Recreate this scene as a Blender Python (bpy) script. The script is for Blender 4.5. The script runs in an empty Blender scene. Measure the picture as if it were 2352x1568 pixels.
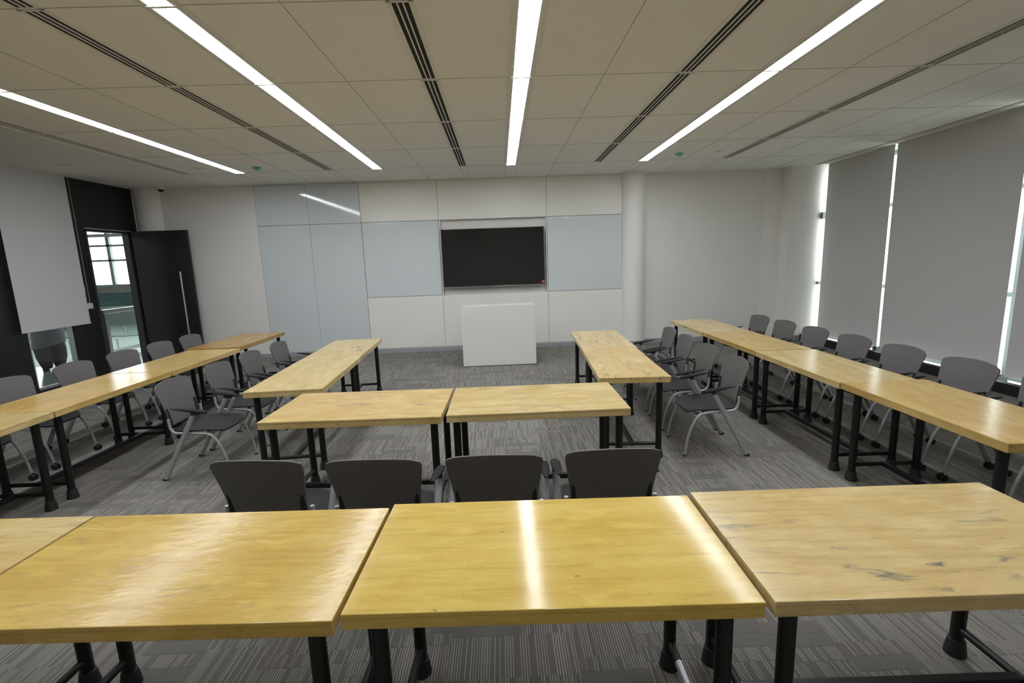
import bpy, bmesh, math, random
from mathutils import Vector, Matrix
S = bpy.context.scene
C = S.collection
PI = math.pi
random.seed(7)

# ------------------------------------------------------------------ materials
def nm(name):
    m = bpy.data.materials.new(name); m.use_nodes = True
    nt = m.node_tree
    return m, nt, nt.nodes['Principled BSDF']

def mat(name, col, rough=.5, metal=0., spec=.5, bump=0., bscale=60., var=0., vscale=4., coat=0., emis=None, estr=0.):
    m, nt, b = nm(name)
    b.inputs['Base Color'].default_value = (*col, 1)
    b.inputs['Roughness'].default_value = rough
    b.inputs['Metallic'].default_value = metal
    b.inputs['Specular IOR Level'].default_value = spec
    b.inputs['Coat Weight'].default_value = coat
    b.inputs['Coat Roughness'].default_value = .05
    tc = nt.nodes.new('ShaderNodeTexCoord')
    if var:
        n = nt.nodes.new('ShaderNodeTexNoise'); n.inputs['Scale'].default_value = vscale; n.inputs['Detail'].default_value = 5
        nt.links.new(tc.outputs['Object'], n.inputs['Vector'])
        mx = nt.nodes.new('ShaderNodeMix'); mx.data_type = 'RGBA'
        mx.inputs[6].default_value = (*[c*(1-var) for c in col], 1); mx.inputs[7].default_value = (*[min(1, c*(1+var)) for c in col], 1)
        nt.links.new(n.outputs['Fac'], mx.inputs[0]); nt.links.new(mx.outputs[2], b.inputs['Base Color'])
    if bump:
        n = nt.nodes.new('ShaderNodeTexNoise'); n.inputs['Scale'].default_value = bscale; n.inputs['Detail'].default_value = 4
        nt.links.new(tc.outputs['Object'], n.inputs['Vector'])
        bp = nt.nodes.new('ShaderNodeBump'); bp.inputs['Strength'].default_value = bump; bp.inputs['Distance'].default_value = .002
        nt.links.new(n.outputs['Fac'], bp.inputs['Height']); nt.links.new(bp.outputs['Normal'], b.inputs['Normal'])
    if emis:
        b.inputs['Emission Color'].default_value = (*emis, 1); b.inputs['Emission Strength'].default_value = estr
    return m

def glass(name, tint=(.85, .95, .92), rough=.0, refl=.08):
    m, nt, b = nm(name)
    nt.nodes.remove(b)
    out = nt.nodes['Material Output']
    tr = nt.nodes.new('ShaderNodeBsdfTransparent'); tr.inputs[0].default_value = (*tint, 1)
    gl = nt.nodes.new('ShaderNodeBsdfGlossy'); gl.inputs['Roughness'].default_value = rough
    lw = nt.nodes.new('ShaderNodeLayerWeight'); lw.inputs[0].default_value = .5
    fr = nt.nodes.new('ShaderNodeMath'); fr.operation = 'POWER'; fr.inputs[1].default_value = 4.
    nt.links.new(lw.outputs['Facing'], fr.inputs[0])
    f2 = nt.nodes.new('ShaderNodeMath'); f2.operation = 'MULTIPLY_ADD'; f2.inputs[1].default_value = .6; f2.inputs[2].default_value = .035
    nt.links.new(fr.outputs[0], f2.inputs[0]); fr = f2
    mx = nt.nodes.new('ShaderNodeMixShader')
    nt.links.new(fr.outputs[0], mx.inputs[0]); nt.links.new(tr.outputs[0], mx.inputs[1]); nt.links.new(gl.outputs[0], mx.inputs[2])
    nt.links.new(mx.outputs[0], out.inputs[0])
    return m

def fabric(name, col, t):
    m, nt, b = nm(name)
    out = nt.nodes['Material Output']
    b.inputs['Roughness'].default_value = .9; b.inputs['Specular IOR Level'].default_value = .2
    tc = nt.nodes.new('ShaderNodeTexCoord'); wv = nt.nodes.new('ShaderNodeTexNoise'); wv.inputs['Scale'].default_value = 700
    nt.links.new(tc.outputs['Object'], wv.inputs['Vector'])
    mx = nt.nodes.new('ShaderNodeMix'); mx.data_type = 'RGBA'
    mx.inputs[6].default_value = (*[c*.96 for c in col], 1); mx.inputs[7].default_value = (*[c*1.04 for c in col], 1)
    nt.links.new(wv.outputs['Fac'], mx.inputs[0]); nt.links.new(mx.outputs[2], b.inputs['Base Color'])
    tr = nt.nodes.new('ShaderNodeBsdfTranslucent'); tr.inputs[0].default_value = (.9, .9, .9, 1)
    ms = nt.nodes.new('ShaderNodeMixShader'); ms.inputs[0].default_value = t
    nt.links.new(b.outputs[0], ms.inputs[1]); nt.links.new(tr.outputs[0], ms.inputs[2]); nt.links.new(ms.outputs[0], out.inputs[0])
    return m

def math_n(nt, op, a, b=None, c=None):
    n = nt.nodes.new('ShaderNodeMath'); n.operation = op
    for i, v in enumerate((a, b, c)):
        if v is None: continue
        if isinstance(v, (int, float)): n.inputs[i].default_value = v
        else: nt.links.new(v, n.inputs[i])
    return n.outputs[0]

def mixc(nt, f, a, b, bt='MIX'):
    n = nt.nodes.new('ShaderNodeMix'); n.data_type = 'RGBA'; n.blend_type = bt
    for i, v in ((0, f), (6, a), (7, b)):
        if isinstance(v, (int, float)): n.inputs[i].default_value = v
        elif isinstance(v, tuple): n.inputs[i].default_value = (*v, 1)
        else: nt.links.new(v, n.inputs[i])
    return n.outputs[2]

def wood(name, c1, c2, dark, stain, stain_amt, rough, seed, wavy, spc):
    m, nt, b = nm(name)
    L = nt.links
    tc = nt.nodes.new('ShaderNodeTexCoord')
    mp = nt.nodes.new('ShaderNodeMapping'); mp.inputs['Location'].default_value = (seed*3.17, seed*1.31, 0)
    L.new(tc.outputs['Object'], mp.inputs[0])
    v = mp.outputs[0]
    br = nt.nodes.new('ShaderNodeTexBrick')
    br.inputs['Scale'].default_value = 1; br.inputs['Brick Width'].default_value = .42; br.inputs['Row Height'].default_value = .062
    br.inputs['Mortar Size'].default_value = .0007; br.inputs['Mortar Smooth'].default_value = .5
    br.offset = .37; br.offset_frequency = 2
    br.inputs['Color1'].default_value = (*c1, 1); br.inputs['Color2'].default_value = (*c2, 1)
    br.inputs['Mortar'].default_value = (*[x*.86 for x in c2], 1)
    L.new(v, br.inputs['Vector'])
    def noise(sx, sy, sc, det=6, rough_=.55, dist=0.):
        mm = nt.nodes.new('ShaderNodeMapping'); mm.inputs['Scale'].default_value = (sx, sy, 6)
        L.new(v, mm.inputs[0])
        n = nt.nodes.new('ShaderNodeTexNoise'); n.inputs['Scale'].default_value = sc; n.inputs['Detail'].default_value = det
        n.inputs['Roughness'].default_value = rough_; n.inputs['Distortion'].default_value = dist
        L.new(mm.outputs[0], n.inputs['Vector'])
        return n.outputs['Fac']
    def ramp(f, a, b_):
        r = nt.nodes.new('ShaderNodeMapRange'); r.inputs[1].default_value = a; r.inputs[2].default_value = b_
        L.new(f, r.inputs[0]); return r.outputs[0]
    col = br.outputs['Color']
    col = mixc(nt, math_n(nt, 'MULTIPLY', ramp(noise(1.2, 2.2, 2.2, 6, .62, .6), .38, .66), .75), col, dark)       # broad amber clouds
    col = mixc(nt, math_n(nt, 'MULTIPLY', ramp(noise(1.6, 22, 1.6, 8, .65, .3), .48, .70), .5), col, tuple(x*.72 for x in dark))  # grain
    col = mixc(nt, math_n(nt, 'MULTIPLY', ramp(noise(2, 6, 2.2, 6, .65), .52, .7), .55), col, tuple(min(1, x*1.2) for x in c1))   # pale wear
    if stain_amt:
        s = math_n(nt, 'MULTIPLY', ramp(noise(2.2, 10, 1.7, 8, .70, .9), .545, .66), stain_amt)
        s = math_n(nt, 'MULTIPLY', s, ramp(noise(1, 1, 2.3, 3), .44, .56))
        col = mixc(nt, s, col, stain)
    sp = ramp(noise(4, 7, 3.4, 2), .75, .79)
    col = mixc(nt, math_n(nt, 'MULTIPLY', sp, .5), col, (.14, .11, .07))
    L.new(col, b.inputs['Base Color'])
    rr = nt.nodes.new('ShaderNodeMapRange'); rr.inputs[3].default_value = rough*.75; rr.inputs[4].default_value = rough*1.35
    L.new(noise(3, 8, 2, 4), rr.inputs[0]); L.new(rr.outputs[0], b.inputs['Roughness'])
    b.inputs['Specular IOR Level'].default_value = spc
    bp = nt.nodes.new('ShaderNodeBump'); bp.inputs['Strength'].default_value = .35; bp.inputs['Distance'].default_value = wavy
    L.new(noise(1.6, 3.6, 8, 3), bp.inputs['Height']); L.new(bp.outputs['Normal'], b.inputs['Normal'])
    return m

def carpet():
    m, nt, b = nm('striped carpet tile')
    L = nt.links
    tc = nt.nodes.new('ShaderNodeTexCoord')
    sx = nt.nodes.new('ShaderNodeSeparateXYZ'); L.new(tc.outputs['Object'], sx.inputs[0])
    x, y = sx.outputs[0], sx.outputs[1]
    def wn(a, b_, k=0.):
        cb = nt.nodes.new('ShaderNodeCombineXYZ')
        L.new(a, cb.inputs[0]); L.new(b_, cb.inputs[1]); cb.inputs[2].default_value = k
        w = nt.nodes.new('ShaderNodeTexWhiteNoise'); w.noise_dimensions = '3D'; L.new(cb.outputs[0], w.inputs['Vector'])
        return w.outputs['Value']
    mt = lambda op, a, b_=None: math_n(nt, op, a, b_)
    fl = lambda a: mt('FLOOR', a)
    # columns of woven blocks, each column with its own rows; neighbours in a column may be joined
    cx = mt('DIVIDE', x, .29)
    colx = fl(cx)
    off = wn(colx, colx, 1.)
    ry = mt('ADD', mt('DIVIDE', y, .078), mt('MULTIPLY', off, 2.))
    rows = fl(ry)
    r3 = fl(mt('DIVIDE', rows, 3.))
    join = mt('GREATER_THAN', wn(colx, r3, 2.), .35)
    rid = mt('ADD', mt('MULTIPLY', join, mt('MULTIPLY', r3, 3.)), mt('MULTIPLY', mt('SUBTRACT', 1., join), rows))
    cell = wn(colx, rid, 3.)
    tint = wn(colx, rid, 4.)
    # thin light lines every 12 mm
    px = mt('DIVIDE', x, .0118)
    st = fl(px)
    fr = mt('FRACT', px)
    lid = wn(st, rid, 5.)
    prof = mt('MULTIPLY', mt('GREATER_THAN', fr, .30), mt('LESS_THAN', fr, .68))
    darkp = mt('LESS_THAN', fr, .22)
    on = mt('GREATER_THAN', lid, .30)
    amp = mt('ADD', .45, mt('MULTIPLY', wn(st, rid, 6.), .55))
    blank = mt('MULTIPLY', mt('LESS_THAN', cell, .34), mt('SUBTRACT', 1., join))
    striped = mt('SUBTRACT', 1., blank)
    base = mixc(nt, tint, (.176, .163, .148), (.150, .150, .138))
    base = mixc(nt, mt('MULTIPLY', mt('GREATER_THAN', tint, .72), .6), base, (.186, .158, .148))
    c = mixc(nt, mt('MULTIPLY', mt('MULTIPLY', mt('MULTIPLY', on, prof), striped), amp), base, (.40, .375, .325))
    c = mixc(nt, mt('MULTIPLY', mt('MULTIPLY', darkp, striped), .5), c, (.085, .082, .077))
    seam = mt('LESS_THAN', mt('FRACT', ry), .07)
    c = mixc(nt, mt('MULTIPLY', mt('MULTIPLY', seam, mt('SUBTRACT', 1., join)), .45), c, (.10, .096, .09))
    n = nt.nodes.new('ShaderNodeTexNoise'); n.inputs['Scale'].default_value = 260; n.inputs['Detail'].default_value = 3
    L.new(tc.outputs['Object'], n.inputs['Vector'])
    c = mixc(nt, .5, c, mixc(nt, n.outputs['Fac'], (.0, .0, .0), (.9, .9, .88)), 'OVERLAY')
    L.new(c, b.inputs['Base Color'])
    b.inputs['Roughness'].default_value = .95; b.inputs['Specular IOR Level'].default_value = .15
    bp = nt.nodes.new('ShaderNodeBump'); bp.inputs['Strength'].default_value = .5; bp.inputs['Distance'].default_value = .003
    L.new(n.outputs['Fac'], bp.inputs['Height']); L.new(bp.outputs['Normal'], b.inputs['Normal'])
    return m

WARM = (.66, .625, .545)
M = dict(
    wall=mat('painted plaster warm white', (.84, .815, .77), .75, bump=.15, bscale=90, var=.02, vscale=1.2),
    wallgrey=mat('painted plaster grey white', (.80, .775, .735), .75, bump=.15, bscale=90, var=.02, vscale=1.2),
    panel=mat('matte laminate warm white', (.83, .81, .75), .55, var=.015, vscale=1.5),
    glasspanel=mat('back painted white glass', (.66, .70, .705), .06, spec=.5, var=.015, vscale=1.),
    ceil=mat('ceiling tile cream', (.90, .885, .83), .85, bump=.2, bscale=160, var=.015, vscale=2),
    ceilg=mat('ceiling plasterboard', (.82, .80, .75), .85, bump=.1, var=.02, vscale=2),
    seam=mat('ceiling joint', (.46, .44, .38), .8, var=.05),
    white=mat('white powder coat', (.80, .79, .76), .4, var=.01),
    black=mat('black wall panel', (.010, .010, .010), .42, bump=.05, bscale=30, var=.1),
    door=mat('black laminated door', (.011, .012, .013), .28, bump=.1, bscale=5, var=.15, vscale=3),
    frame=mat('dark grey aluminium', (.06, .062, .066), .4, metal=.5, var=.05),
    slot=mat('black slot backing', (.012, .011, .010), .8, var=.05),
    alu=mat('brushed aluminium', (.62, .64, .66), .3, metal=.9, var=.03),
    base=mat('grey metal skirting', (.40, .405, .42), .38, metal=.25, var=.02),
    tube=mat('silver painted tube', (.42, .425, .435), .34, metal=.3, var=.02),
    plastic=mat('grey plastic shell', (.118, .109, .105), .48, bump=.3, bscale=420, var=.03),
    seatpl=mat('dark grey plastic seat', (.022, .021, .0205), .6, spec=.22, bump=.3, bscale=420, var=.03),
    armpl=mat('charcoal plastic arm', (.015, .0145, .0145), .6, spec=.16, bump=.2, bscale=420, var=.04),
    rubber=mat('black rubber', (.015, .015, .015), .6, var=.05),
    steel=mat('black pipe leg', (.008, .008, .008), .38, spec=.4, bump=.1, bscale=60, var=.1),
    blind=fabric('grey roller fabric', (.60, .585, .57), .03),
    blind2=fabric('pale roller fabric', (.62, .61, .61), .03),
    lamp=mat('lamp diffuser', (.8, .8, .8), .5, emis=(.90, .95, 1.0), estr=20.),
    screen=mat('dark screen', (.012, .011, .010), .10, spec=.45, var=.1, vscale=1),
    bezel=mat('grey tv bezel', (.30, .31, .32), .25, metal=.6, var=.03),
    red=mat('red sticker', (.30, .03, .03), .4, var=.1), pink=mat('pale sticker print', (.8, .55, .5), .4, var=.05),
    lectern=mat('white melamine', (.74, .745, .68), .4, var=.01),
    teal=mat('teal translucent plastic', (.12, .50, .42), .35, var=.05),
    carpet=carpet(),
    tile=mat('grey corridor tile', (.16, .18, .18), .15, var=.2, vscale=6), cream=mat('cream stone floor', (.24, .265, .225), .4, var=.05, vscale=5),
    green=mat('grey green stone', (.17, .20, .175), .5, var=.3, vscale=7),
    tealwall=mat('teal grey spandrel', (.04, .085, .10), .3, var=.3, vscale=2), spand=mat('grey spandrel', (.16, .16, .155), .5, var=.1),
    mull=mat('grey mullion', (.16, .19, .19), .4, var=.05),
    pane=glass('clear glass', (.95, .98, .97)), teal_pane=glass('green edged glass', (.86, .93, .91)),
    skin=mat('skin', (.35, .20, .13), .55, var=.06), hair=mat('black hair', (.012, .01, .009), .5, var=.2, vscale=60),
    tunic=mat('slate blue cotton', (.10, .115, .13), .85, bump=.5, bscale=12, var=.12, vscale=9),
    trouser=mat('black cotton', (.018, .018, .018), .85, bump=.5, bscale=12, var=.3, vscale=9),
    cord=mat('white bead chain', (.45, .44, .42), .5, var=.05), tape=mat('silver tape', (.55, .56, .58), .3, metal=.5, var=.1),
    socket=mat('white socket plate', (.62, .62, .62), .4, var=.02), lens=mat('dark lens dome', (.01, .01, .012), .1, var=.1),
    kerb=mat('black kerb', (.008, .008, .009), .5, var=.1),
)

# ------------------------------------------------------------------ mesh helpers
class MB:
    def __init__(s): s.v = []; s.f = []
    def box(s, x0, x1, y0, y1, z0, z1):
        b = len(s.v)
        s.v += [(x, y, z) for z in (z0, z1) for y in (y0, y1) for x in (x0, x1)]
        s.f += [tuple(b+i for i in q) for q in ((0, 2, 3, 1), (4, 5, 7, 6), (0, 1, 5, 4), (2, 6, 7, 3), (0, 4, 6, 2), (1, 3, 7, 5))]
        return s
    def prism(s, pts, z0, z1):
        b = len(s.v); n = len(pts)
        s.v += [(x, y, z0) for x, y in pts] + [(x, y, z1) for x, y in pts]
        s.f.append(tuple(b+i for i in reversed(range(n)))); s.f.append(tuple(b+n+i for i in range(n)))
        for i in range(n): s.f.append((b+i, b+(i+1) % n, b+n+(i+1) % n, b+n+i))
        return s
    def rings(s, rr, cap=True):
        b = len(s.v); n = len(rr[0])
        for r in rr: s.v += [tuple(p) for p in r]
        for j in range(len(rr)-1):
            for i in range(n):
                s.f.append((b+j*n+i, b+j*n+(i+1) % n, b+(j+1)*n+(i+1) % n, b+(j+1)*n+i))
        if cap:
            s.f.append(tuple(b+i for i in reversed(range(n)))); s.f.append(tuple(b+(len(rr)-1)*n+i for i in range(n)))
        return s
    def lathe(s, prof, x=0, y=0, n=24):
        return s.rings([[(x+r*math.cos(2*PI*i/n), y+r*math.sin(2*PI*i/n), z) for i in range(n)] for r, z in prof])
    def tube(s, pts, r, n=10, radii=None):
        P = [Vector(p) for p in pts]
        rr = []
        t = (P[1]-P[0]).normalized()
        a = t.orthogonal().normalized()
        for i, p in enumerate(P):
            t2 = ((P[i+1]-p).normalized() if i < len(P)-1 else (p-P[i-1]).normalized())
            if 0 < i < len(P)-1: t2 = ((P[i+1]-p).normalized()+(p-P[i-1]).normalized()).normalized()
            a = (a - t2*a.dot(t2)).normalized(); c = t2.cross(a)
            R = radii[i] if radii else r
            rr.append([p+(a*math.cos(2*PI*k/n)+c*math.sin(2*PI*k/n))*R for k in range(n)])
        return s.rings(rr)
    def build(s, name, m, parent=None, bevel=0., smooth=False, sub=0):
        me = bpy.data.meshes.new(name)
        me.from_pydata(s.v, [], s.f)
        bm = bmesh.new(); bm.from_mesh(me); bmesh.ops.recalc_face_normals(bm, faces=bm.faces)
        bm.to_mesh(me); bm.free()
        me.materials.append(m)
        if smooth:
            for p in me.polygons: p.use_smooth = True
            me.set_sharp_from_angle(angle=math.radians(38))
        o = bpy.data.objects.new(name, me); C.objects.link(o)
        if parent: o.parent = parent
        if bevel:
            md = o.modifiers.new('bevel', 'BEVEL'); md.width = bevel; md.segments = 2; md.limit_method = 'ANGLE'
        if sub:
            md = o.modifiers.new('sub', 'SUBSURF'); md.levels = sub; md.render_levels = sub
        return o

def catmull(pts, k=5):
    P = [Vector(p) for p in pts]; out = []
    for i in range(len(P)-1):
        p0 = P[max(i-1, 0)]; p1 = P[i]; p2 = P[i+1]; p3 = P[min(i+2, len(P)-1)]
        for j in range(k):
            t = j/k
            out.append(.5*((2*p1)+(-p0+p2)*t+(2*p0-5*p1+4*p2-p3)*t*t+(-p0+3*p1-3*p2+p3)*t**3))
    out.append(P[-1]); return out

def tag(o, label, cat, group=None):
    o['label'] = label; o['category'] = cat
    if group: o['group'] = group
    return o
def thing(name, loc, rz, label, cat, group=None):
    o = bpy.data.objects.new(name, None); C.objects.link(o); o.empty_display_size = .1
    o.location = loc; o.rotation_euler = (0, 0, rz)
    return tag(o, label, cat, group)
def struct(o, label=None):
    o['kind'] = 'structure'
    if label: o['label'] = label
    return o
def kids(o): return list(o.children)
def dup(root, loc, rz, label, group=None):
    def cp(o, par):
        c = o.copy(); C.objects.link(c); c.parent = par
        for ch in kids(o): cp(ch, c)
        return c
    r = cp(root, None); r.location = loc; r.rotation_euler = (0, 0, rz); r['label'] = label
    if group: r['group'] = group
    return r

# ------------------------------------------------------------------ room dimensions
H = 3.333; D = 9.53; XL = -6.91; XG = 6.45; YB = -1.3

# floor
struct(MB().box(XL-.15, XG+.15, YB, D+.15, -.08, 0).build('floor', M['carpet']))
# ceiling
struct(MB().box(XL-.15, XG+.2, YB-.1, D+.2, H, H+.15).build('ceiling', M['ceil']))
struct(MB().box(XL, -5.20, YB, D, H-.004, H).box(5.98, XG, YB, 9.24, H-.004, H).build('ceiling', M['ceilg']))

ROWS = [8.307-1.2763*k for k in range(0, 7)]
LX = [-4.205, -1.961, .2525, 2.467]
VX = [-5.05, -2.739, -.547, 1.692, 3.85]
GX = [-3.46, -1.259, .978, 3.15, 4.57, 5.32]
g = MB()
for gx in GX: g.box(gx-.003, gx+.003, YB, D, H-.002, H)
for r in ROWS+[ROWS[-1]-1.2763]: g.box(-5.20, 5.98, r-.003, r+.003, H-.002, H)
for x in LX:
    for s in (-.085, .085): g.box(x+s-.002, x+s+.002, 8.307, D, H-.002, H)
for x in VX[1:]:
    for s in (-.06, .06): g.box(x+s-.002, x+s+.002, 8.307, D, H-.002, H)
for s in (0, .05): g.box(5.98+s, 5.984+s, YB, 9.24, H-.008, H)
struct(g.build('trim_1', M['seam']))

# walls --------------------------------------------------------------
w = MB()
w.box(XL-.12, -4.62, D, D+.12, 0, H)
w.box(2.43, XG, D, D+.12, 0, H)
w.box(-4.62, 2.43, D+.10, D+.16, 0, H)
struct(w.build('wall_back', M['wallgrey']))
g_ = .0025
pn = MB()
for x0, x1, zs in ((-2.64, -1.15, ((.10, 1.13), (2.58, H))), (-1.15, .95, ((.10, 1.13), (2.58, H))), (.95, 2.43, ((.10, 1.13), (2.58, H)))):
    for z0, z1 in zs: pn.box(x0+g_, x1-g_, D, D+.1, z0+g_, z1-g_)
pn.box(-4.62, 2.43, D+.02, D+.1, 0, .10)
struct(pn.build('wall_back', M['panel'], bevel=.002))
# niche sides
struct(MB().box(-1.15+g_, -1.13, D+.004, D+.1, 1.13, 2.58).box(.93, .95-g_, D+.004, D+.1, 1.13, 2.58).build('trim_2', M['panel']))
# glass writing panels
gl = [(-4.615, -3.632, .10, 2.572, 'tall bluish white glass wall panel beside the plain wall behind the corner chairs'),
      (-3.628, -2.645, .10, 2.572, 'tall bluish white glass wall panel, right one of the two reaching down to the skirting'),
      (-4.615, -3.632, 2.578, H-.003, 'upper left bluish glass wall panel under the ceiling, without lamp reflection'),
      (-3.628, -2.645, 2.578, H-.003, 'upper bluish glass wall panel carrying the slanted reflection of a ceiling lamp'),
      (-2.635, -1.155, 1.135, 2.575, 'bluish white glass board on the wall just left of the television'),
      (.955, 2.425, 1.135, 2.575, 'bluish white glass board on the wall between television and round column')]
for x0, x1, z0, z1, lb in gl:
    tag(MB().box(x0, x1, D-.001, D+.098, z0, z1).build('glass_wall_panel', M['glasspanel'], bevel=.0015), lb, 'wall panel', 'glass panels on the back wall')
# right wall parts: pier beside the window
struct(MB().prism([(5.22, D+.05), (5.22, D-.012), (5.55, D-.03), (5.55, 9.24), (XG+.1, 9.24), (XG+.1, D+.05)], 0, H).build('wall_right', M['wall']))
# columns
struct(MB().lathe([(.235, 0), (.235, H-.03), (.25, H-.03), (.25, H)], 2.645, 9.55, 48).build('column_right', M['wall'], smooth=True))
struct(MB().lathe([(.315, 0), (.315, H-.10), (.327, H-.10), (.327, H)], -6.63, 9.72, 48).build('column_left', M['wallgrey'], smooth=True))
# skirting
bb = MB().box(-5.9, 2.42, D-.012, D+.02, 0, .088).box(2.86, 5.22, D-.012, D+.02, 0, .10)
bb.rings([[(2.645+r*math.cos(a), 9.55+r*math.sin(a), z) for a in [PI+PI*i/16 for i in range(17)]+[0]] for r, z in ((.247, 0), (.247, .095))])
struct(bb.build('baseboard_back', M['base'], bevel=.003))
struct(MB().box(5.55, 5.9, 9.225, 9.24, 0, .10).build('baseboard_right', M['base'], bevel=.003))
# dark strip painted in for the gap shadow above the skirting
struct(MB().box(-4.62, 2.42, D-.004, D+.02, .088, .100).build('shadow_strip', M['seam']))
# rear wall behind the camera
struct(MB().box(XL-.15, XG+.15, YB-.12, YB, 0, H).build('wall_rear', M['wallgrey']))

# left wall: black panelling with a window and a doorway
lw = MB()
a, b = XL-.12, XL
lw.box(a, b, YB, 7.05, 0, H).box(a, b, 7.05, 7.82, 0, .08).box(a, b, 7.05, 7.82, 3.0, H)
lw.box(a, b, 7.82, 8.36, 0, H).box(a, b, 8.36, 9.34, 2.53, H).box(a, b, 9.34, 9.60, 0, H)
struct(lw.build('wall_left', M['black'], bevel=.003))
fr = MB().box(XL-.09, XL-.02, 7.05, 7.09, .08, 3.0).box(XL-.09, XL-.02, 7.78, 7.82, .08, 3.0).box(XL-.09, XL-.02, 7.05, 7.82, .08, .12)
wn = struct(fr.build('window_1', M['alu'], bevel=.004))
MB().box(XL-.06, XL-.052, 7.09, 7.78, .12, 3.0).build('pane', M['pane'], wn)
MB().box(XL-.03, XL+.004, 7.745, 7.76, .12, 3.0).build('glazing_bead', M['alu'], wn)
# door frame
df = MB().box(XL-.10, XL+.012, 8.34, 8.38, 0, 2.53).box(XL-.10, XL+.012, 9.27, 9.34, 0, 2.53).box(XL-.10, XL+.012, 8.34, 9.34, 2.49, 2.53)
dd = struct(df.build('door_1', M['frame'], bevel=.004))
MB().box(XL-.02, XL+.022, 8.34, 9.36, 2.53, 2.548).build('head_trim', M['alu'], dd)
# door leaf swung open into the room
leaf = thing('door_leaf', (-6.86, 9.345, 0), 0, 'black door leaf standing wide open in front of the corner column', 'door')
MB().box(0, 1.03, -.045, 0, .02, 2.535).build('panel', M['door'], leaf, bevel=.003)
hd = MB().tube([(.84, -.105, .50), (.84, -.105, 1.77)], .016, 14)
hh = hd.build('door_handle', M['alu'], leaf, smooth=True)
MB().tube([(.84, -.105, .62), (.84, -.045, .62)], .008).tube([(.84, -.105, 1.70), (.84, -.045, 1.70)], .008).build('handle_mount', M['alu'], hh, smooth=True)

# left roller blind
def blind(name, loc, rz, wdt, z0, z1, m, label, side=1):
    t = thing(name, loc, rz, label, 'blind', 'roller blinds')
    MB().box(0, wdt, -.0008, .0008, z0+.02, z1).build('fabric', m, t)
    MB().box(-.004, wdt+.004, -.008, .008, z0, z0+.026).build('bottom_bar', M['blind2'] if m is M['blind2'] else M['blind'], t, bevel=.005)
    MB().tube([(.005, .036*side, z1-.045), (wdt-.005, .036*side, z1-.045)], .032, 16).build('roller', M['white'], t, smooth=True)
    return t
# local x runs along world +y (rz = 90 deg)
bl = blind('roller_blind', (XL+.085, 6.89, 0), PI/2, 1.155, .97, H-.0045, M['blind2'], 'pale roller blind on the black wall, hanging before the person outside')
MB().tube(catmull([(1.19, -.02, H-.03), (1.19, -.02, 2.2), (1.20, -.01, 1.5), (1.215, 0, 1.34), (1.19, .02, 1.30), (1.165, .02, 1.34), (1.17, .0, 1.6)]), .0035, 6).build('bead_chain', M['cord'], bl, smooth=True)
sk = tag(MB().box(XL, XL+.028, 8.06, 8.225, 1.205, 1.30).build('wall_socket', M['socket'], bevel=.003), 'small white box on the black wall beside the blind', 'socket')
MB().lathe([(.008, 0), (.008, .004)], 0, 0, 10)
k_ = MB().tube([(XL+.028, 8.165, 1.225), (XL+.033, 8.165, 1.225)], .008).build('button', M['rubber'], sk)

# right glazing ------------------------------------------------------
wr = MB()
posts = [9.20, 7.735, 5.765, 3.62, 1.6, -.4]
for y in posts: wr.box(6.36, 6.46, y-.03, y+.03, .05, H)
for z in (1.12, 2.44, 3.24): wr.box(6.38, 6.46, YB, 9.2, z-.03, z+.03)
wr.box(6.38, 6.46, YB, 9.2, .05, .09).box(6.38, 6.46, YB, 9.2, H-.06, H)
wr.box(6.17, 6.38, 9.185, 9.238, 1.10, 1.15).box(6.17, 6.38, 9.185, 9.238, 2.34, 2.46)
wo = struct(wr.build('window_2', M['mull'], bevel=.003))
ys = sorted(posts)
for i in range(len(ys)-1):
    MB().box(6.42, 6.426, ys[i]+.03, ys[i+1]-.03, .09, H-.06).build('pane', M['pane'], wo)
struct(MB().box(5.99, XG, YB, 9.24, 0, .05).build('window_sill', M['white']))
struct(MB().box(5.90, 5.99, YB, 9.225, 0, .128).build('trim_4', M['kerb'], bevel=.003))
for i, y in enumerate((7.60, 5.655)):
    tag(MB().box(6.13, 6.27, y-.035, y+.035, .05, .15).build('blind_bracket', M['frame'], bevel=.004),
        ('dark bracket on the window sill between the two farthest grey blinds', 'dark bracket on the window sill by the right picture edge')[i], 'bracket', 'brackets on the window sill')
bspec = [(7.64, 9.148, 'grey roller blind beside the white pier, farthest of the right window blinds'),
         (5.70, 7.588, 'wide grey roller blind in the middle of the right window wall'),
         (3.66, 5.605, 'grey roller blind cut by the right picture edge')]
for y0, y1, lb in bspec:
    blind('roller_blind', (6.20, y0, 0), PI/2, y1-y0, .135, H-.0045, M['blind'], lb, -1)
struct(MB().box(6.19, 6.21, YB, 3.6, .12, H).build('wall_right', M['blind']))

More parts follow.
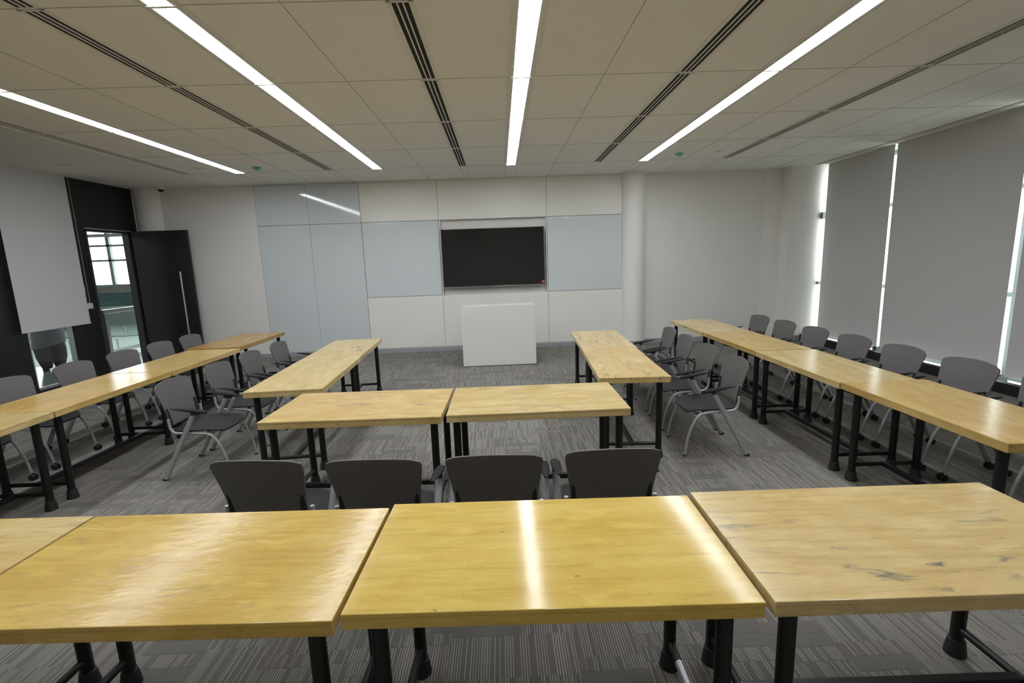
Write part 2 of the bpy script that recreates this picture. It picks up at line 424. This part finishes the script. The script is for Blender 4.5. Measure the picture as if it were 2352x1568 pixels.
# ceiling lamps ------------------------------------------------------
def make_lamp():
    t = thing('ceiling_light', (0, 0, H), 0, '', 'ceiling light', 'linear ceiling light panels')
    Lh = 1.2763/2-.004
    f = MB()
    f.box(-.092, -.070, -Lh, Lh, -.008, 0).box(.070, .092, -Lh, Lh, -.008, 0).box(-.092, .092, -Lh-.003, -Lh+.008, -.012, 0).box(-.092, .092, Lh-.008, Lh+.003, -.012, 0)
    f.box(-.122, -.106, -Lh, Lh, -.005, 0).box(.106, .122, -Lh, Lh, -.005, 0)
    f.build('frame', M['white'], t)
    MB().box(-.068, .068, -Lh+.008, Lh-.008, -.006, -.001).build('diffuser', M['lamp'], t)
    return t
lamp0 = None
strip = ['far left light strip', 'second light strip from the left', 'central light strip', 'right light strip']
ordn = ['first', 'second', 'third', 'fourth', 'fifth', 'sixth']
for i, x in enumerate(LX):
    for k in range(6):
        yc = ROWS[k]-1.2763/2
        lb = 'glowing panel, %s from the back wall in the %s' % (ordn[k], strip[i])
        if lamp0 is None:
            lamp0 = make_lamp(); lamp0.location = (x, yc, H); lamp0['label'] = lb
        else: dup(lamp0, (x, yc, H), 0, lb)
# slot vents -----------------------------------------------------------
def make_vent():
    t = thing('ceiling_vent', (0, 0, H), 0, '', 'vent', 'slot vents in the ceiling')
    Lh = 1.2763/2-.016
    MB().box(-.058, .058, -Lh, Lh, -.002, 0).build('slot_backing', M['slot'], t)
    f = MB().box(-.085, -.054, -Lh-.01, Lh+.01, -.007, 0).box(.054, .085, -Lh-.01, Lh+.01, -.007, 0)
    f.box(-.085, .085, -Lh-.01, -Lh+.004, -.007, 0).box(-.085, .085, Lh-.004, Lh+.01, -.007, 0)
    f.build('frame', M['ceilg'], t)
    for s in (-.0185, .0185): MB().box(s-.005, s+.005, -Lh, Lh, -.008, 0).build('blade', M['ceilg'], t)
    return t
vent0 = None
vn = ['row nearest the black wall', 'second row from the black wall', 'row left of the central lamps', 'row right of the central lamps', 'row nearest the window blinds']
for i, x in enumerate(VX):
    for k in range(5):
        yc = ROWS[k]-1.2763/2
        lb = 'slot vent, %s from the back wall in the %s' % (ordn[k], vn[i])
        if vent0 is None:
            vent0 = make_vent(); vent0.location = (x, yc, H); vent0['label'] = lb
        else: dup(vent0, (x, yc, H), 0, lb)
# small ceiling things
def detector(x, y, lb):
    t = thing('smoke_detector', (x, y, H), 0, lb, 'smoke detector', 'teal smoke detectors')
    MB().lathe([(.062, 0), (.062, -.018), (.05, -.028), (.03, -.03)], n=28).build('base', M['teal'], t, smooth=True)
    MB().lathe([(.028, -.03), (.028, -.045), (.014, -.052)], n=20).build('sensor', M['teal'], t, smooth=True)
detector(-3.74, 7.91, 'teal smoke detector on the ceiling above the left table row')
detector(2.90, 7.84, 'teal smoke detector on the ceiling beside the right light strip')
for x, y, lb in ((-4.61, 7.87, 'round white speaker cover in the ceiling near the far left light strip'), (3.5, 7.77, 'round white speaker cover in the ceiling near the right blinds')):
    t = thing('ceiling_speaker', (x, y, H), 0, lb, 'speaker', 'round ceiling speakers')
    MB().lathe([(.10, 0), (.10, -.004), (.085, -.006)], n=32).build('cover', M['ceilg'], t, smooth=True)
    MB().lathe([(.02, -.006), (.018, -.009)], n=16).build('cap', M['seam'], t, smooth=True)
t = thing('ceiling_camera', (-6.24, 9.38, H), 0, 'small white dome camera on the ceiling in front of the corner column', 'security camera')
MB().lathe([(.062, 0), (.062, -.045), (.056, -.05)], n=28).build('housing', M['white'], t, smooth=True)
MB().lathe([(.052, -.05), (.05, -.065), (.038, -.082), (.02, -.092), (.004, -.094)], n=28).build('dome', M['lens'], t, smooth=True)
t = tag(MB().box(-6.42, -5.86, 7.33, 7.74, H-.010, H-.0041).build('ceiling_access_panel', M['ceilg'], bevel=.004), 'flat white access panel in the ceiling near the pale blind', 'access panel')

# television in its niche -------------------------------------------
tv = thing('television', (-.115, 9.47, 1.265), 0, 'large dark flat television in the wall niche above the white lectern', 'television')
MB().box(-1.0, 1.0, 0, .05, .012, 1.13).build('casing', M['rubber'], tv, bevel=.004)
MB().box(-.99, .99, -.003, 0, .03, 1.118).build('screen', M['screen'], tv)
bz = MB().box(-1.004, 1.004, -.008, .03, 0, .018).box(-1.004, 1.004, -.006, .03, 1.121, 1.132).box(-1.004, -.993, -.006, .03, .01, 1.13).box(.993, 1.004, -.006, .03, .01, 1.13)
bz.build('bezel', M['bezel'], tv, bevel=.002)
stk = MB().box(.935, .985, -.0045, -.003, .035, .095).build('sticker', M['red'], tv)
pk = MB().box(.943, .955, -.006, -.0045, .064, .086).box(.940, .955, -.006, -.0045, .079, .086).box(.938, .962, -.006, -.0045, .060, .068).box(.962, .980, -.006, -.0045, .070, .075).box(.972, .981, -.006, -.0045, .048, .056)
pk.build('print', M['pink'], stk)
MB().box(-.25, .25, .05, .165, .35, .75).build('mount', M['frame'], tv)

# lectern ---------------------------------------------------------------
lc = thing('lectern', (-.055, 7.95, 0), .012, 'plain white lectern standing on the carpet below the television', 'lectern')
MB().box(-.62, .62, 0, .022, .012, 1.0).build('front_panel', M['lectern'], lc, bevel=.002)
MB().box(-.62, .62, -.001, .36, 1.0, 1.025).build('top', M['lectern'], lc, bevel=.002)
for x in (-.62, .598): MB().box(x, x+.022, .022, .34, .012, 1.0).build('side_panel', M['lectern'], lc)
MB().box(-.598, .598, .04, .33, .45, .47).build('shelf', M['lectern'], lc)
for x in (-.56, .56): MB().box(x-.03, x+.03, .03, .3, 0, .012).build('foot', M['rubber'], lc)

# ------------------------------------------------------------------ tables
# (name key, cx, cy, length, depth, rotation deg, top height, tone, label)
T = [
 ('F0', -2.415, 1.615, 1.29, .645, -1.6, .75, 'pale3', 'pale wooden table cut by the left picture edge in the front row'),
 ('F1', -1.135, 1.575, 1.245, .640, -1.9, .75, 'gold2', 'golden glossy wooden table, left of the middle in the front row'),
 ('F2', .125, 1.56, 1.243, .645, -1.65, .752, 'gold', 'golden yellow glossy table in the middle of the front row'),
 ('F3', 1.385, 1.535, 1.235, .665, -1.2, .756, 'pale', 'pale stained wooden table at the right end of the front row'),
 ('M1', -1.036, 3.430, 1.230, .715, -1.3, .75, 'pale2', 'pale wooden table on the left behind the four front chairs'),
 ('M2', .226, 3.425, 1.245, .705, -.2, .75, 'pale3', 'pale wooden table on the right behind the four front chairs'),
 ('IL1', -1.895, 4.60, 1.36, .655, 93.0, .75, 'pale3', 'near table of the inner left pair, end against the middle tables'),
 ('IL2', -1.965, 5.945, 1.33, .64, 93.0, .75, 'pale', 'far table of the inner left pair, stained at its near end'),
 ('IR1', 1.148, 4.565, 1.34, .605, 86.5, .75, 'pale2', 'near table of the inner right pair beside the four plain footed chairs'),
 ('IR2', 1.235, 5.91, 1.34, .62, 87.0, .75, 'pale', 'far table of the inner right pair facing the white lectern'),
 ('L1', -3.745, 2.90, 1.33, .655, 90.3, .75, 'pale3', 'nearest table of the outer left row, cut by the picture edge'),
 ('L2', -3.752, 4.235, 1.32, .655, 90.4, .75, 'gold3', 'yellowish table of the outer left row, second from the picture edge'),
 ('L3', -3.765, 5.57, 1.32, .665, 90.4, .75, 'pale2', 'streaky table of the outer left row, just before the orange one'),
 ('L4', -3.79, 6.92, 1.36, .675, 90.3, .765, 'amber', 'orange brown table at the door end of the outer left row'),
 ('R4', 2.875, 2.845, 1.245, .64, 88.6, .755, 'gold3', 'nearest table of the outer right row, cut by the picture edge'),
 ('R3', 2.885, 4.120, 1.285, .61, 88.4, .75, 'pale3', 'table of the outer right row, second from the near end'),
 ('R2', 2.905, 5.420, 1.295, .60, 89.2, .753, 'gold3', 'yellow table of the outer right row, third from the near end'),
 ('R1', 2.930, 6.730, 1.285, .62, 88.8, .75, 'pale', 'farthest table of the outer right row, near the back wall'),
]
tones = {
 'gold':  ((.66, .485, .145), (.61, .435, .115), (.57, .375, .075), (.2, .17, .12), .0, .115),
 'gold2': ((.62, .44, .13), (.56, .38, .10), (.51, .32, .07), (.16, .15, .12), .35, .16),
 'gold3': ((.62, .44, .17), (.56, .38, .125), (.52, .32, .09), (.2, .17, .12), .35, .16),
 'amber': ((.42, .255, .07), (.40, .24, .062), (.37, .215, .054), (.2, .17, .12), .0, .2),
 'pale':  ((.65, .505, .255), (.59, .445, .205), (.56, .375, .135), (.17, .17, .145), 1., .17),
 'pale2': ((.65, .475, .21), (.59, .42, .165), (.55, .35, .11), (.18, .165, .13), .9, .16),
 'pale3': ((.65, .50, .245), (.59, .445, .20), (.56, .38, .13), (.22, .2, .16), .55, .16),
}
leg_m = None
def table(key, cx, cy, Ln, W, rot, zt, tone, label, idx):
    t = thing('wooden_table', (cx, cy, 0), math.radians(rot), label, 'table', 'butcher block tables on black pipe legs')
    c1, c2, dk, stn, amt, ro = tones[tone]
    wm = wood('butcher block %d' % idx, c1, c2, dk, stn, amt, ro, idx+1, {'gold': .0006, 'gold2': .0032}.get(tone, .0022), {'gold': .2, 'gold2': .24}.get(tone, .40))
    tp = MB().box(-Ln/2, Ln/2, -W/2, W/2, zt-.016, zt).box(-Ln/2+.0015, Ln/2-.0015, -W/2+.0015, W/2-.0015, zt-.052, zt-.0165)
    tp.build('tabletop', wm, t, bevel=.0025)
    ex = Ln/2-{'M': .062, 'F': .085}.get(key[0], .088); ey = W/2-.075
    zb = zt-.052
    for sx in (-1, 1):
        for sy in (-1, 1):
            x, y = sx*ex, sy*ey
            lg = MB().lathe([(.026, .03), (.026, zb)], x, y, 18).build('leg', M['steel'], t, smooth=True)
            MB().lathe([(.040, 0), (.040, .012), (.033, .06), (.031, .072), (.0265, .074)], x, y, 20).build('foot', M['rubber'], lg, smooth=True)
        MB().tube([(sx*ex, -ey, .125), (sx*ex, ey, .125)], .016, 12).build('crossbar', M['steel'], t, smooth=True)
    MB().box(-ex, ex, -.019, .019, .105, .14).build('stretcher', M['steel'], t, bevel=.003)
    MB().box(-ex-.02, ex+.02, -ey-.02, -ey+.02, zb-.018, zb).box(-ex-.02, ex+.02, ey-.02, ey+.02, zb-.018, zb).build('apron_rail', M['steel'], t)
    if key == 'F2':
        MB().tube([(ex, -ey+.20, .125), (ex, ey-.12, .125)], .0172, 12).build('tape_wrap', M['tape'], t, smooth=True)
    return t
for i, a_ in enumerate(T): table(*a_, i)

# ------------------------------------------------------------------ chairs
def make_chair(casters):
    t = thing('conference_chair', (0, 0, 0), 0, '', 'chair')
    zb = .058 if casters else 0.
    # seat shell
    N, K = 12, 10
    top = []; bot = []
    for j in range(K+1):
        v = j/K
        rt, rb = [], []
        for i in range(N+1):
            u = -1+2*i/N
            hw = .222+.016*math.sin(PI*min(1, v*1.1)) - .055*max(0, (v-.78)/.22)**2.2
            f = .085+v*(.435-.03*u*u)
            z = .428 - .010*(1-u*u)*math.sin(PI*v) - .030*max(0, (v-.72)/.28)**2 + .006*(1-v) - .006*abs(u)**3
            rt.append((u*hw, f, z)); rb.append((u*hw*.99, f, z-.011))
        top.append(rt); bot.append(rb)
    def shell(top, bot):
        m = MB(); n = len(top[0]); k = len(top)
        for r in top: m.v += r
        for r in bot: m.v += r
        o = n*k
        for j in range(k-1):
            for i in range(n-1):
                a = j*n+i
                m.f.append((a, a+1, a+n+1, a+n)); m.f.append((o+a, o+a+n, o+a+n+1, o+a+1))
        for i in range(n-1):
            m.f.append((i, o+i, o+i+1, i+1)); a = (k-1)*n+i; m.f.append((a, a+1, o+a+1, o+a))
        for j in range(k-1):
            a = j*n; m.f.append((a, a+n, o+a+n, o+a)); a = j*n+n-1; m.f.append((a, o+a, o+a+n, a+n))
        return m
    shell(top, bot).build('seat', M['seatpl'], t, smooth=True)
    # back shell
    front = []; back = []
    K = 16
    for j in range(K+1):
        v = j/K
        rf, rb = [], []
        for i in range(N+1):
            u = -1+2*i/N
            hw = .213 + .030*max(0, min(1, (v-.30)/.62))**1.1 - .008*max(0, (v-.94)/.06)**2
            ztop = .806+.024*(1-u*u)-.010*abs(u)**12
            z = .452+.010*u*u + v*(ztop-.452-.010*u*u)
            f = .072 - .085*v**1.3 + .040*u*u*(.55+.45*v) - .018
            rf.append((u*hw, f, z)); rb.append((u*hw, f-.010, z-.001))
        front.append(rf); back.append(rb)
    bk = shell(front, back).build('backrest', M['plastic'], t, smooth=True)
    for s in (-1, 1):
        br = MB().tube([(s*.192, .066, .462), (s*.194, .060, .52), (s*.197, .050, .61)], .012, 8, radii=[.017, .017, .011])
        b2 = br.build('back_bracket', M['seatpl'], t, smooth=True)
        MB().tube([(s*.190, .048, .475), (s*.190, .043, .475)], .004, 8).build('bolt', M['alu'], b2)
    for s in (-1, 1):
        # slanting rear leg that carries the armrest
        y0 = .0+ (.0 if not casters else .30*zb/.58)
        lg = MB().tube([(s*.262, .0+.525*zb*.99, zb+.012), (s*.262, .306, .575)], .021, 14).build('rear_leg', M['tube'], t, smooth=True)
        # thin S tube: front leg, seat rail, back support
        x1 = s*.232
        pts = [(x1, .075, .53), (x1, .078, .47), (x1, .088, .435), (x1, .120, .407), (x1, .24, .398), (x1, .365, .388), (x1, .42, .360), (x1, .468, .280), (x1, .508, .160), (x1, .530, zb+.004)]
        fl = MB().tube(catmull(pts, 5), .0115, 10).build('front_leg', M['tube'], t, smooth=True)
        if not casters:
            MB().tube([(s*.262, -.007, .0), (s*.262, .0045, .018)], .0225, 14).build('foot_cap', M['rubber'], lg, smooth=True)
            MB().lathe([(.014, 0), (.014, .012)], x1, .531, 12).build('foot_cap', M['rubber'], fl, smooth=True)
        else:
            for par, cx, cy in ((lg, s*.262, .012), (fl, x1, .540)):
                cs = MB().tube([(cx, cy, .030), (cx, cy, .062)], .008, 8).box(cx-.006, cx+.006, cy-.012, cy+.012, .024, .046).build('caster', M['rubber'], par, smooth=True)
                m_ = MB()
                m_.tube([(cx-.024, cy, .026), (cx-.009, cy, .026)], .026, 16).tube([(cx+.009, cy, .026), (cx+.024, cy, .026)], .026, 16)
                m_.build('caster_wheels', M['rubber'], par, smooth=True)
        # armrest blade
        P = [(.412, .583, .016, .010), (.398, .587, .024, .015), (.36, .594, .0275, .017), (.31, .602, .028, .016), (.25, .612, .025, .013), (.19, .621, .020, .009), (.125, .628, .009, .004)]
        rr = []
        for f, z, hw, th in P:
            rr.append([(s*.262+hw*math.cos(q), f, z+th*math.sin(q)) for q in [2*PI*k/12 for k in range(12)]])
        ar = MB().rings(rr).build('armrest', M['armpl'], t, smooth=True)
        MB().tube([(s*.262, .300, .565), (s*.262, .316, .595)], .0215, 12).build('arm_socket', M['rubber'], ar, smooth=True)
    MB().tube([(-.232, .20, .398), (.232, .20, .398)], .010, 8).tube([(-.232, .36, .388), (.232, .36, .388)], .010, 8).build('cross_tube', M['tube'], t, smooth=True)
    m_ = MB().box(-.255, -.215, .185, .225, .385, .415).box(.215, .255, .185, .225, .385, .415)
    m_.build('pivot_block', M['armpl'], t, bevel=.004)
    return t
chair_c = None; chair_f = None
def put(kind, x, y, deg, label, group):
    global chair_c, chair_f
    rz = math.radians(deg)
    cur = chair_c if kind == 'c' else chair_f
    if cur is None:
        cur = make_chair(kind == 'c'); cur.location = (x, y, 0); cur.rotation_euler = (0, 0, rz); cur['label'] = label; cur['group'] = group
        if kind == 'c': chair_c = cur
        else: chair_f = cur
        return cur
    return dup(cur, (x, y, 0), rz, label, group)
G1, G2 = 'grey chairs of the outer right row on casters', 'grey chairs of the outer left row on casters'
ro = ['farthest', 'second farthest', 'third farthest', 'fourth farthest', 'fifth farthest', 'sixth farthest', 'nearest and cut off']
for i, (x, y, a_) in enumerate([(3.86, 6.98, 91), (3.85, 6.33, 90), (3.84, 5.68, 90), (3.84, 5.03, 90), (3.83, 4.38, 90), (3.83, 3.73, 90), (3.83, 3.08, 90)]):
    put('c', x, y, a_, 'grey armchair on casters below the window blinds, %s from the camera' % ro[i] if i < 6 else 'grey armchair on casters by the window blinds, cut by the right picture edge', G1)
lo = ['nearest to the open door', 'second from the open door', 'third from the open door', 'fourth from the open door', 'fifth from the open door', 'sixth from the open door, mostly hidden']
for i, (x, y, a_) in enumerate([(-4.70, 7.20, -90), (-4.70, 6.55, -90), (-4.71, 5.91, -91), (-4.71, 5.22, -90), (-4.71, 4.50, -90), (-4.71, 3.82, -90)]):
    put('c', x, y, a_, 'grey armchair on casters along the black wall, %s' % lo[i], G2)
io = ['nearest of four', 'second nearest of four', 'third nearest of four', 'farthest of four']
for i, (x, y, a_) in enumerate([(-2.94, 4.18, -88), (-2.94, 4.85, -88), (-2.93, 5.48, -88), (-2.90, 6.13, -88)]):
    put('f', x, y, a_, 'grey armchair with plain feet behind the inner left tables, %s' % io[i], 'grey chairs at the inner left tables')
for i, (x, y, a_) in enumerate([(2.11, 4.17, 88), (2.13, 4.82, 88), (2.15, 5.45, 88), (2.18, 6.08, 88)]):
    put('f', x, y, a_, 'grey armchair with plain feet beside the inner right tables, %s' % io[i], 'grey chairs at the inner right tables')
fo = ['leftmost of four', 'second from the left of four', 'second from the right of four', 'rightmost of four']
for i, (x, y, a_) in enumerate([(-1.265, 2.29, -5), (-.665, 2.24, -3), (-.065, 2.23, -2), (.532, 2.24, -1)]):
    put('f', x, y, a_, 'charcoal armchair seen from behind at the front tables, %s' % fo[i], 'chairs seen from behind')

# ------------------------------------------------------------------ corridor beyond the black wall
struct(MB().box(-9.25, XL-.15, 2.0, 17.0, -.06, 0).build('floor', M['tile']))
struct(MB().box(-18, -9.25, 2.0, 13.87, -.06, 0).build('floor', M['cream']))
struct(MB().box(-18, XL-.15, 13.87, 17.6, -.10, -.01).build('floor', M['green']))
struct(MB().box(-18, XL-.15, 13.84, 13.90, -.02, .02).build('trim_5', M['frame']))
struct(MB().box(-9.6, XL-.12, 2.0, 17.3, 3.45, 3.55).box(-18.2, -10.45, 2.0, 17.3, 3.45, 3.55).box(-10.45, -9.6, 13.2, 17.3, 3.45, 3.55).box(-10.45, -9.6, 2.0, 5.0, 3.45, 3.55).build('ceiling', M['ceilg']))  # unseen corridor ceiling; open slot added to let sky light the cream floor
struct(MB().box(-18.2, -18.1, 2.0, 17.6, 0, 3.5).build('wall_far_left', M['wallgrey']))
struct(MB().box(-6.5, -6.4, D+.12, 17.6, 0, 3.5).build('wall_corridor', M['wallgrey']))
struct(MB().box(-18.2, XL-.1, 1.9, 2.0, 0, 3.5).build('wall_near', M['wallgrey']))
cw = MB()
for x in [-18+1.37*k+.50 for k in range(9)]: cw.box(x-.055, x+.055, 17.0, 17.12, 1.35, 3.5)
for z in (2.24, 2.74): cw.box(-18, -6.4, 17.0, 17.12, z-.035, z+.035)
cw.box(-18, -6.4, 16.96, 17.12, 1.33, 1.42).box(-18, -6.4, 16.8, 17.12, 3.02, 3.12)
cwo = struct(cw.build('window_3', M['mull'], bevel=.003))
MB().box(-18, -6.4, 17.05, 17.056, 1.35, 3.5).build('pane', M['pane'], cwo)
struct(MB().box(-18, -6.4, 16.98, 17.2, 1.13, 1.33).build('wall_corridor_back', M['spand']))
struct(MB().box(-18, -6.4, 17.0, 17.2, -.1, 1.13).build('wall_corridor_back', M['tealwall']))
# balustrade
bs = thing('glass_balustrade', (-7.65, 9.30, 0), 0, 'dark framed glass balustrade seen through the open doorway', 'balustrade')
MB().box(-.03, .03, 0, 4.0, 1.02, 1.09).build('top_rail', M['frame'], bs, bevel=.006)
MB().box(-.034, .034, 0, 4.0, 1.09, 1.096).build('rail_highlight', M['alu'], bs)  # bright strip standing in for the highlight along the dark rail
for y in (.02, 2.0, 3.9): MB().box(-.03, .03, y, y+.07, 0, 1.02).build('post', M['frame'], bs)
MB().box(-.006, .006, .07, 3.9, .08, 1.02).build('glass_pane', M['teal_pane'], bs)
bs2 = thing('glass_balustrade', (-18, 13.95, -.01), 0, 'green tinted glass balustrade across the atrium beyond the doorway', 'balustrade')
MB().box(0, 11, -.006, .006, 0, 1.0).build('glass_pane', M['teal_pane'], bs2)
MB().box(0, 11, -.01, .01, .78, .87).build('green_band', M['green'], bs2)
for x, y, lb in ((-12.59, 13.8, 'small steel stud beside the person seen through the left window'), (-10.78, 13.8, 'small steel stud at the far edge of the cream floor'), (-9.14, 11.41, 'short steel stud on the cream floor edge behind the doorway')):
    q = tag(MB().lathe([(.022, 0), (.022, .24), (.034, .245), (.034, .262)], 0, 0, 16).build('floor_stud', M['base'], smooth=True), lb, 'stud', 'steel studs outside')
    q.location = (x, y, 0)

# person walking outside, seen below the pale blind ------------------------
def person():
    t = thing('person', (-8.60, 9.15, 0), math.radians(35), 'person in a long slate blue tunic and loose black trousers, standing beyond the left window', 'person')
    J = [(0, 0, .93), (0, .0, 1.08), (0, -.01, 1.25), (0, -.01, 1.40), (0, .0, 1.50), (0, .02, 1.60), (0, .025, 1.70)]
    verts = list(J); edges = [(i, i+1) for i in range(len(J)-1)]
    rad = [.13, .12, .14, .10, .055, .085, .075]
    def chain(start, pts, rs):
        p = start
        for q, r in zip(pts, rs):
            verts.append(q); rad.append(r); edges.append((p, len(verts)-1)); p = len(verts)-1
    for s in (-1, 1):
        chain(0, [(s*.10, 0, .85), (s*.105, .03*s+.01, .48), (s*.105, .05*s-.02, .10), (s*.11, .05*s+.10, .045)], [.095, .062, .042, .030])
        chain(3, [(s*.18, 0, 1.40), (s*.23, -.02, 1.13), (s*.24, .08, .90), (s*.24, .12, .82)], [.06, .045, .032, .036])
    me = bpy.data.meshes.new('body'); me.from_pydata(verts, edges, [])
    o = bpy.data.objects.new('body', me); C.objects.link(o); o.parent = t
    me.materials.append(M['skin'])
    md = o.modifiers.new('skin', 'SKIN')
    for i, r in enumerate(rad): me.skin_vertices[0].data[i].radius = (r, r*.85) if False else (r, r)
    me.skin_vertices[0].data[0].use_root = True
    sb = o.modifiers.new('sub', 'SUBSURF'); sb.levels = 1; sb.render_levels = 2
    def loft(secs, name, m, n=24, wob=0., par=t):
        rr = []
        for cx, cy, z, a, b in secs:
            rr.append([(cx+(a*(1+wob*math.sin(5*q+z*9)))*math.cos(q), cy+(b*(1+wob*math.cos(6*q+z*7)))*math.sin(q), z+(.05*math.cos(q)*(1 if z < .6 else 0) if name == 'tunic' else 0)) for q in [2*PI*k/n for k in range(n)]])
        return MB().rings(rr).build(name, m, par, smooth=True)
    loft([(0, 0, .47, .245, .19), (0, 0, .52, .243, .19), (0, 0, .80, .232, .18), (0, 0, 1.0, .20, .155), (0, 0, 1.2, .19, .145), (0, 0, 1.36, .20, .135), (0, 0, 1.44, .15, .11), (0, 0, 1.49, .07, .07)], 'tunic', M['tunic'], wob=.035)
    for s in (-1, 1):
        loft([(s*.20, 0, 1.42, .075, .075), (s*.225, -.01, 1.2, .075, .075), (s*.24, .03, 1.0, .065, .065), (s*.24, .09, .88, .055, .055)], 'sleeve', M['tunic'], wob=.03)
        loft([(s*.085, .05*s, .05, .07, .08), (s*.088, .05*s, .12, .09, .10), (s*.095, .04*s, .25, .118, .125), (s*.10, .03*s, .42, .128, .13), (s*.095, .02*s, .60, .108, .115), (s*.085, 0, .80, .085, .10)], 'trouser_leg', M['trouser'], wob=.05)
        loft([(s*.11, .05*s+.04, .0, .045, .12), (s*.11, .05*s+.04, .03, .048, .125), (s*.11, .05*s+.01, .07, .042, .09), (s*.11, .05*s-.02, .095, .035, .05)], 'shoe', M['trouser'])
    loft([(0, .005, 1.62, .092, .098), (0, 0, 1.68, .098, .108), (0, 0, 1.74, .088, .098), (0, 0, 1.785, .05, .06)], 'hair', M['hair'])
person()

# ------------------------------------------------------------------ light, world, camera
wd = bpy.data.worlds.new('overcast sky'); S.world = wd; wd.use_nodes = True
bg = wd.node_tree.nodes['Background']
bg.inputs[0].default_value = (.93, .98, 1.0, 1); bg.inputs[1].default_value = 5.

U = 1.578
pi_, ya, ro_ = [math.radians(a) for a in (-9.596, 1.146, -2.007)]
f = Vector((math.sin(ya)*math.cos(pi_), math.cos(ya)*math.cos(pi_), math.sin(pi_)))
r = Vector((math.cos(ya), -math.sin(ya), 0)); u = r.cross(f)
r2 = math.cos(ro_)*r+math.sin(ro_)*u; u2 = -math.sin(ro_)*r+math.cos(ro_)*u
cam = bpy.data.cameras.new('camera'); co = bpy.data.objects.new('camera', cam); C.objects.link(co)
mw = Matrix((r2, u2, -f)).transposed().to_4x4(); mw.translation = (0, 0, 1.7547)
co.matrix_world = mw
cam.sensor_width = 36; cam.lens = 1095.717/2352*36; cam.clip_start = .05
S.camera = co
vs = S.view_settings
vs.view_transform = 'Standard'; vs.look = 'None'; vs.exposure = .45; vs.gamma = 1.; vs.use_curve_mapping = False
